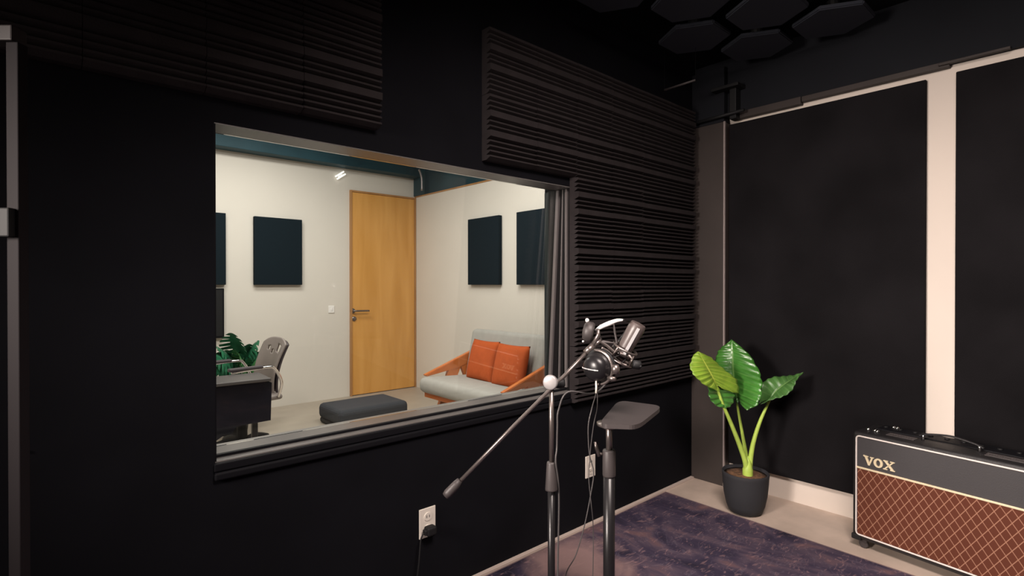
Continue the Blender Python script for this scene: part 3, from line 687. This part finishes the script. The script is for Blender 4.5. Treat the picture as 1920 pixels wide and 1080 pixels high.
# right leaf
leaf([(1444, 750, 2.76), (1452, 737, 2.75), (1466, 724, 2.75), (1485, 711, 2.75), (1507, 699, 2.76)],
     [(1424, 757, 2.72), (1428, 724, 2.76), (1442, 709, 2.79), (1466, 705, 2.80), (1486, 703, 2.79), (1507, 699, 2.76)],
     [(1426, 758, 2.72), (1450, 748, 2.70), (1472, 742, 2.69), (1488, 727, 2.70), (1494, 712, 2.72), (1507, 699, 2.76)], 'leaf_dark2', .003, 8, .006, label='muted green leaf pointing right')

# ---------------------------------------------------------------- guitar amplifier
AX, AY = 2.795, .765
adir = Vector((-.147, -.989, 0)).normalized()      # along the front, towards the camera side
AW, AD, AZ0, AZ1 = .64, .235, .043, .532
t = thing('guitar_amplifier', 'black guitar amplifier with brown diamond grille and gold lettering on the floor', 'amplifier', (AX, AY, 0), math.atan2(adir.y, adir.x))
# local axes: +x along the front, +y away from the wall side? (front face at y=0, body towards +y)
bm = B(); pr = .016
box(bm, (-.018, 0, AZ0), (AW+.018, AD, AZ1), .014, 4); 
cab = link('cabinet', bm, 'leather', t); autosmooth(cab, 50)
def rrect(x0, x1, z0, z1, r, n=6):
    out = []
    for cx, cz, a0 in ((x1-r, z1-r, 0), (x0+r, z1-r, PI/2), (x0+r, z0+r, PI), (x1-r, z0+r, 1.5*PI)):
        for k in range(n+1): a = a0 + k/n*PI/2; out.append(Vector((cx+r*math.cos(a), 0, cz+r*math.sin(a))))
    return out
# body sits at +y (local y is to the left of +x): keep front at y=0
FZ0, FZ1, GZ = .066, .514, .372
bm = B(); prism(bm, rrect(0, AW, FZ0, FZ1, .012), (0, -.001, 0), (0, .003, 0)); link('front_baffle', bm, 'leather2', t)
bm = B(); prism(bm, [Vector(q) for q in [(.006, 0, FZ0+.005), (AW-.006, 0, FZ0+.005), (AW-.006, 0, GZ-.003), (.006, 0, GZ-.003)]], (0, -.0035, 0), (0, .001, 0))
link('grille_cloth', bm, 'grille', t)
bm = B(); rr = rrect(0, AW, FZ0, FZ1, .014); pts = rr + [rr[0], rr[1]]
tube(bm, [p_ + Vector((0, -.002, 0)) for p_ in pts], .0036, 8, False); link('piping', bm, 'piping', t, smooth=True)
bm = B(); box(bm, (.002, -.0065, GZ-.004), (AW-.002, .001, GZ+.004), .0015); link('gold_strip', bm, 'gold', t)
# lettering on the front: drawn letter shapes
bm = B()
def glyph(poly, x, z, s):
    vs = [Vector((x+a*s, 0, z+b*s)) for a, b in poly]; prism(bm, vs, (0, -.006, 0), (0, 0, 0))
LS = .040; lx, lz = .030, .392
glyph([(0, 1.05), (.52, .98), (.52, .90), (.40, .88), (.62, .35), (.80, .88), (.68, .90), (.68, .98), (1.06, .98), (1.06, .90), (.98, .88), (.66, 0), (.50, 0), (.16, .86), (0, .93)], lx, lz, LS)
n = 22; ring_o = [(.5+.46*math.cos(a), .5+.50*math.sin(a)) for a in [2*PI*k/n for k in range(n)]]; ring_i = [(.5+.20*math.cos(a), .5+.34*math.sin(a)) for a in [2*PI*k/n for k in range(n)]]
ox_ = lx + 1.00*LS
for k in range(n):
    j = (k+1) % n; glyph([ring_o[k], ring_o[j], ring_i[j], ring_i[k]], ox_, lz, LS)
xx = lx + 2.0*LS
glyph([(0, 1), (.44, 1), (.44, .91), (.38, .89), (1.02, .09), (1.12, .09), (1.12, 0), (.66, 0), (.66, .09), (.72, .11), (.10, .89), (0, .91)], xx, lz, LS)
glyph([(.66, 1), (1.08, 1), (1.08, .91), (.98, .89), (.24, .09), (.40, .09), (.40, 0), (-.02, 0), (-.02, .09), (.08, .11), (.80, .89), (.66, .91)], xx, lz+.0001, LS*.999)
link('lettering', bm, 'gold', t)
# control panel, knobs, vents, handle
bm = B(); box(bm, (.03, .12, AZ1-.002), (AW-.03, AD-.02, AZ1+.004), .002); link('control_panel', bm, 'frame_black', t)
for k in range(10):
    bm = B(); kx = .05+k*.058; lathe(bm, [(.009, 0), (.008, .005), (.006, .006)], (kx, .17, AZ1+.004), n=14); link('knob', bm, 'rubber', t, smooth=True)
for kx, ky in ((.022, .06), (.05, .06), (.062, .055), (.074, .19), (.088, .19), (.135, .16), (.165, .165)):
    bm = B(); lathe(bm, [(.008, 0), (.0075, .008), (.004, .013)] if kx < .1 else [(.003, 0), (.002, .004)], (kx, ky, AZ1), n=12); link('toggle_switch', bm, 'chrome', t, smooth=True)
bm = B()
for va, vb in ((.10, .205), (.44, .60)):
    bm = B(); box(bm, (va, .045, AZ1-.001), (vb, .095, AZ1+.0015), .0005)
    for k in range(3): box(bm, (va, .045+k*.018, AZ1-.001), (vb, .055+k*.018, AZ1+.004), .001)
    link('vent', bm, 'metal_grey', t)
hx0, hx1, hy = .225, .415, .085
bm = B(); P_ = smoothpts([(hx0-.014, hy, AZ1+.018), (hx0+.02, hy, AZ1+.030), ((hx0+hx1)/2, hy, AZ1+.040), (hx1-.02, hy, AZ1+.030), (hx1+.014, hy, AZ1+.018)], 6)
tube(bm, P_, .0042, 8); 
for v_ in bm.verts: v_.co.y = hy + (v_.co.y-hy)*2.2
hd = link('handle', bm, 'leather', t, smooth=True)
for hx in (hx0, hx1):
    bm = B(); lathe(bm, [(.007, 0), (.006, .016), (.008, .022)], (hx, hy, AZ1), n=14); link('handle_mount', bm, 'chrome', hd, smooth=True)
for cx, cy in ((.02, .03), (AW-.02, .03), (.02, AD-.03), (AW-.02, AD-.03)):
    bm = B(); lathe(bm, [(.017, -.008), (.019, -.006), (.019, .006), (.017, .008)], (cx, cy, .019), (0, 1, 0), 18); box(bm, (cx-.016, cy-.012, .028), (cx+.016, cy+.012, AZ0+.002), .002)
    link('caster', bm, 'metal_grey', t, smooth=False)
for ca in (-.02, AW-.02):
    bm = B(); box(bm, (ca, -.004, AZ0-.004), (ca+.04, .03, AZ0+.02), .004); link('corner_guard', bm, 'rubber', t)

# ---------------------------------------------------------------- microphone stand
DM = 1.50
pm = at(1034, 800, DM); t = thing('microphone_stand', 'black boom microphone stand, the thinner pole in front of the window edge', 'microphone stand', (pm.x, pm.y, 0)); MO = Vector((pm.x, pm.y, 0))
def ml(px, py, d): return at(px, py, d) - MO
zc1, zc0 = ml(1036, 866, DM).z, ml(1036, 919, DM).z; ztop = ml(1036, 724, DM).z
bm = B(); tube(bm, [(0, 0, .10), (0, 0, zc0+.01)], .0105, 14); link('lower_tube', bm, 'metal_dark', t, smooth=True)
bm = B(); tube(bm, [(0, 0, zc1-.01), (0, 0, ztop)], .0066, 12); link('upper_tube', bm, 'gun', t, smooth=True)
bm = B(); lathe(bm, [(.0175, zc0), (.0175, zc0+.004), (.0135, zc1-.004), (.012, zc1)], n=20); link('clutch_collar', bm, 'metal_grey', t, smooth=True)
bm = B(); lathe(bm, [(.078, .0092), (.078, .018), (.072, .024), (.020, .032), (.014, .11)], n=36); link('round_base', bm, 'metal_dark', t, smooth=True)
# boom clutch: disc facing the camera side, with knob
cc = ml(1032, 717, DM-.005); fdir = -VV
bm = B(); lathe(bm, [(.012, -.009), (.020, -.008), (.0215, 0), (.0200, .006), (.017, .0075), (.004, .0078)], cc, fdir*1.0 + RR*(-.35), 28); link('boom_clutch', bm, mat('light_grey_clutch', (.33, .31, .31), .4, metal=.3), t, smooth=True)
kk = ml(1050, 718, DM+.01)
bm = B(); lathe(bm, [(.011, -.015), (.014, -.01), (.014, .01), (.009, .014)], kk, RR + ZZ*.1, 12); link('clutch_knob', bm, 'rubber', t, smooth=True)
# boom
bm = B(); tube(bm, [ml(852, 913, 1.42), ml(965, 797, 1.455), ml(1040, 722, DM), ml(1060, 703, DM+.005), ml(1108, 652, DM+.03)], [.0052, .0052, .0055, .0055, .0058], 12); bo = link('boom_arm', bm, 'gun', t, smooth=True)
bm = B(); tube(bm, [ml(835, 930, 1.415), ml(840, 925, 1.416), ml(855, 909, 1.42), ml(862, 900, 1.422)], [.0095, .0125, .0115, .0078], 14); link('counterweight', bm, 'metal_grey', t, smooth=True)
bm = B(); tube(bm, [ml(1098, 662, DM+.027), ml(1112, 648, DM+.032)], .010, 12); tube(bm, [ml(1112, 648, DM+.03), ml(1122, 628, DM+.03), ml(1122, 618, DM+.03)], [.008, .006, .004], 10); tube(bm, [ml(1110, 650, DM+.03), ml(1127, 638, DM+.03)], [.008, .005], 10); link('boom_tip', bm, 'gun', t, smooth=True)

# ---------------------------------------------------------------- condenser microphone in its shock mount
mb, mtp = at(1166, 664, DM+.04), at(1196, 610, DM+.02); ax = (mtp-mb).normalized()
t = thing('condenser_microphone', 'dark side-address studio microphone leaning right on the boom arm', 'microphone', mb); L_ = (mtp-mb).length
def al(px, py, d): return at(px, py, d) - mb
q = lambda a: ax*a
bm = B(); lathe(bm, [(.010, -.012), (.020, -.004), (.0215, .004), (.022, .03), (.0245, L_*.85), (.0235, L_*.99), (.021, L_+.005), (.004, L_+.008)], (0, 0, 0), ax, 32); autosmooth(link('microphone_body', bm, mat('mic_grey_lacquer', (.07, .055, .052), .38, spec=.5), t), 40)
# flat silver strip painting in the body's highlight, on the side facing the room
fr = (-VV - ax*(-VV).dot(ax)).normalized(); sd_ = ax.cross(fr).normalized()
bm = B(); w2 = .0043; oo = fr*.0232 
prism(bm, [oo+q(.004)-sd_*w2, oo+q(.004)+sd_*w2, oo+q(L_*.97)+sd_*w2, oo+q(L_*.97)-sd_*w2], (0, 0, 0), fr*.002); link('highlight_strip', bm, 'silver', t)
bm = B(); lathe(bm, [(.027, -.006), (.029, -.002), (.027, .002)], q(.006), ax, 28); lathe(bm, [(.012, -.03), (.014, -.014), (.012, -.010)], (0, 0, 0), ax, 16); link('lower_ring', bm, 'gun', t, smooth=True)
t2 = thing('shock_mount', 'bronze-grey shock mount frame between boom tip and studio microphone', 'microphone mount', mb)
bm = B()
for r_, z_ in ((.040, -.018), (.036, .020)):
    e1 = fr; e2 = sd_; tube(bm, [q(z_)+(e1*math.cos(a)+e2*math.sin(a))*r_ for a in [2*PI*k/28 for k in range(29)]], .0032, 8, False)
for k in range(4):
    a = PI/4 + k*PI/2; tube(bm, [q(-.018)+(fr*math.cos(a)+sd_*math.sin(a))*.040, q(.020)+(fr*math.cos(a)+sd_*math.sin(a))*.036], .0028, 6)
link('mount_cage', bm, 'gun', t2, smooth=True)
bm = B()
for k in range(8):
    a0, a1 = 2*PI*k/8, 2*PI*(k+.5)/8
    tube(bm, [q(-.018)+(fr*math.cos(a0)+sd_*math.sin(a0))*.040, q(0)+(fr*math.cos(a1)+sd_*math.sin(a1))*.028, q(.020)+(fr*math.cos(a0)+sd_*math.sin(a0))*.036], .0012, 5)
link('elastic_cord', bm, 'rubber', t2)
bm = B(); tube(bm, smoothpts([al(1124, 640, DM+.03), al(1138, 648, DM+.03), al(1160, 668, DM+.025), al(1178, 682, DM+.02)], 5), .0045, 10); tube(bm, smoothpts([al(1128, 652, DM+.03), al(1142, 660, DM+.03), al(1160, 678, DM+.025), al(1176, 686, DM+.02)], 5), .0035, 10)
tube(bm, [al(1178, 684, DM+.02), al(1186, 672, DM+.02), al(1170, 660, DM+.03)], .004, 8); link('mount_yoke', bm, 'gun', t2, smooth=True)
bm = B(); lathe(bm, [(.011, -.012), (.013, -.008), (.013, .008), (.008, .012)], al(1194, 684, DM+.01), (RR - ZZ*.15), 12); lathe(bm, [(.003, 0), (.003, .004)], al(1201, 687, DM-.002), -VV, 8); link('mount_knob', bm, 'rubber', t2, smooth=True)
bm = B(); tube(bm, [al(1128, 640, DM+.03), al(1120, 618, DM+.035), al(1150, 608, DM+.03), al(1157, 644, DM+.03), al(1128, 640, DM+.03)], .0042, 8); link('pop_filter_bracket', bm, 'metal_grey', t2, smooth=True)

# ---------------------------------------------------------------- headphones hanging on the microphone
cp = at(1116, 690, DM-.02); t = thing('headphones', 'black closed headphones with glossy white headband hanging on the microphone', 'headphones', cp)
def hl_(px, py, d): return at(px, py, d) - cp
fx = (-VV*.74 - RR*.66 - ZZ*.06).normalized()
bm = B(); lathe(bm, [(.041, -.030), (.043, -.020), (.043, -.010), (.0375, -.006), (.0370, -.002), (.0345, .008), (.027, .017), (.014, .022), (.002, .0235)], (0, 0, 0), fx, 40); cup = link('ear_cup', bm, 'metal_dark', t, smooth=True)
bm = B(); e1 = fx.cross(ZZ).normalized(); e2 = e1.cross(fx).normalized()
tube(bm, [fx*(-.026)+(e1*math.cos(a)+e2*math.sin(a))*.0445 for a in [2*PI*k/32 for k in range(33)]], .0062, 8, False); link('ear_pad', bm, 'rubber', cup, smooth=True)
bm = B(); tube(bm, [fx*(-.012)+(e1*math.cos(a)+e2*math.sin(a))*.0475 for a in [PI-1.75+3.5*k/28 for k in range(29)]], .0042, 8); lathe(bm, [(.010, -.012), (.012, 0), (.009, .012)], fx*(-.014)-e1*.056, e2, 12); lathe(bm, [(.006, -.012), (.008, 0), (.006, .012)], fx*(-.012)-e1*.045-e2*.026, e1, 10); link('cup_yoke', bm, 'gun', t, smooth=True)
# printed silver mark on the cup
bm = B()
for k in range(9):
    u0 = -.032+.0062*k; hgt = (.0032, .0026, .0030, .0024, .0032, .0028, .0024, .0032, .0026)[k]
    def sp(u, v):
        rr_ = math.hypot(u, v); hh_ = .0238*(1-(rr_/.040)**2)**.42 if rr_ < .039 else .004
        return fx*(hh_+.0012) + (-e1*(-1) if False else e1*(-1))*0 + (RR - fx*RR.dot(fx)).normalized()*u + e2*v
    prism(bm, [sp(u0, -hgt*.5), sp(u0+.0056, -hgt*.5), sp(u0+.0056, hgt*.5), sp(u0, hgt*.5)], (0, 0, 0), fx*.0006)
link('silver_lettering', bm, 'silver', cup)
# second cup, edge on, higher up
c2 = hl_(1103, 622, DM+.06); d2 = (-RR*.9 + VV*.2 + ZZ*.15).normalized()
bm = B(); lathe(bm, [(.026, -.016), (.030, -.010), (.030, .006), (.022, .014), (.003, .017)], c2, d2, 28); 
cu2 = link('ear_cup', bm, 'metal_grey', t, smooth=True)
bm = B(); lathe(bm, [(.0035, 0), (.0055, .003), (.0055, .008), (.002, .011)], hl_(1101, 604, DM+.03), ZZ, 12); lathe(bm, [(.003, 0), (.003, .003)], hl_(1093, 640, DM+.02), -VV, 10); link('cup_pin', bm, 'whiteg', cu2, smooth=True)
bm = B(); P_ = smoothpts([hl_(1117, 620, DM+.05), hl_(1127, 613, DM+.03), hl_(1143, 606, DM+.01), hl_(1157, 601, DM), hl_(1168, 600, DM-.005)], 5)
tube(bm, P_, lerplist([.0035, .0062, .0066, .005, .0028], len(P_)), 12)
link('headband', bm, 'whiteg', t, smooth=True)
bm = B(); tube(bm, smoothpts([hl_(1168, 600, DM-.005), hl_(1182, 606, DM+.06), hl_(1160, 640, DM+.09), hl_(1135, 668, DM+.02)], 6), .004, 8); tube(bm, smoothpts([hl_(1117, 620, DM+.05), hl_(1111, 618, DM+.06), hl_(1104, 622, DM+.06)], 4), .004, 8); link('headband_frame', bm, 'metal_dark', t, smooth=True)
# cables
o = link('headphone_cable', tube(B(), smoothpts([at(1119, 708, DM-.02), at(1118, 735, DM-.02), at(1110, 765, DM), at(1103, 800, DM), at(1105, 850, DM+.01), at(1113, 885, DM+.02), at(1108, 925, DM+.02), at(1096, 985, DM+.02), at(1080, 1040, DM+.03), at(1060, 1085, DM+.05), at(1075, 1160, DM+.05), at(1085, 1290, DM+.06), at(1085, 1310, DM+.06)], 8), .0016, 8), 'cable', smooth=True)
tag(o, 'thin grey cable looping down from the headphones toward the rug', 'cable')
o = link('headphone_cable', tube(B(), smoothpts([at(1119, 708, DM-.018), at(1120, 760, DM+.01), at(1113, 797, DM+.02), at(1107, 845, DM+.03), at(1104, 895, DM+.03), at(1108, 940, DM+.03), at(1112, 985, DM+.04), at(1112, 1060, DM+.05), at(1108, 1180, DM+.05), at(1105, 1300, DM+.06)], 8), .0013, 8), 'cable', smooth=True)
tag(o, 'thin grey cable strand crossing the one from the headphones, straighter to the rug', 'cable')
o = link('microphone_cable', tube(B(), smoothpts([at(1160, 682, DM+.05), at(1120, 735, DM+.03), at(1065, 735, DM-.0), at(1047, 770, DM-.0), at(1045, 800, DM-.0), at(1044, 840, DM), at(1042, 866, DM-.015), at(1048, 930, DM-.0), at(1046, 1100, DM), at(1052, 1312, DM+.01)], 8), .0024, 8), 'cable', smooth=True)
tag(o, 'dark grey cable running down beside the thinner stand pole', 'cable')
tag(link('cable_stub', tube(B(), [at(1118, 714, DM-.025), at(1118, 737, DM-.025)], .0028, 8), 'offwhite', smooth=True), 'short pale cable sleeve directly under the headphone cup', 'cable')

# ---------------------------------------------------------------- tray stand
DT = 1.53
pt = at(1142, 900, DT); t = thing('tray_stand', 'black stand with flat tray on a thick pole beside microphone stand', 'stand', (pt.x, pt.y, 0)); TO = Vector((pt.x, pt.y, 0))
def tl(px, py, d): return at(px, py, d) - TO
z1, z0, zt = tl(1142, 843, DT).z, tl(1142, 893, DT).z, tl(1142, 800, DT).z
bm = B(); tube(bm, [(0, 0, .08), (0, 0, z0+.01)], .0165, 18); link('lower_tube', bm, 'metal_dark', t, smooth=True)
bm = B(); tube(bm, [(0, 0, z1-.01), (0, 0, zt+.012)], .0088, 14); link('upper_tube', bm, 'gun', t, smooth=True)
bm = B(); lathe(bm, [(.0175, z0), (.0185, z0+.004), (.0185, z1-.004), (.0165, z1)], n=20); link('clutch_collar', bm, 'metal_grey', t, smooth=True)
bm = B(); kd = -RR; tube(bm, [kd*.015+ZZ*(z1-.012), kd*.030+ZZ*(z1-.012)], .004, 8); tube(bm, [kd*.028+ZZ*(z1-.018), kd*.036+ZZ*(z1+.004), kd*.040+ZZ*(z1+.022)], [.006, .005, .0035], 8); link('clamp_knob', bm, 'gun', t, smooth=True)
bm = B(); lathe(bm, [(.078, .0092), (.078, .020), (.072, .027), (.024, .034), (.019, .09)], n=36); link('round_base', bm, 'metal_dark', t, smooth=True)
# flat tray with rounded corners at zt
tz = zt+.012; bm = B()
cs = [on(1122, 803, 2, tz+0), on(1196, 806, 2, tz), on(1243, 768, 2, tz), on(1160, 757, 2, tz)]
cs = [Vector((c.x, c.y, 0)) - TO for c in cs]; r_ = .22; pl2 = []
for i in range(4):
    p0, p1, p2 = cs[i-1], cs[i], cs[(i+1) % 4]
    a_, b_ = p1.lerp(p0, r_), p1.lerp(p2, r_)
    for k in range(7):
        u = k/6; pl2.append(a_*(1-u)**2 + p1*2*u*(1-u) + b_*u*u)
prism(bm, [v_ for v_ in pl2], (0, 0, tz), (0, 0, tz+.012)); bmesh.ops.bevel(bm, geom=[e for e in bm.edges if e.calc_face_angle(0) > 1], offset=.003, segments=2, affect='EDGES'); link('tray', bm, 'metal_grey', t)
bm = B(); lathe(bm, [(.012, zt-.006), (.035, zt+.004), (.035, zt+.0125)], n=20); link('tray_bracket', bm, 'gun', t, smooth=True)
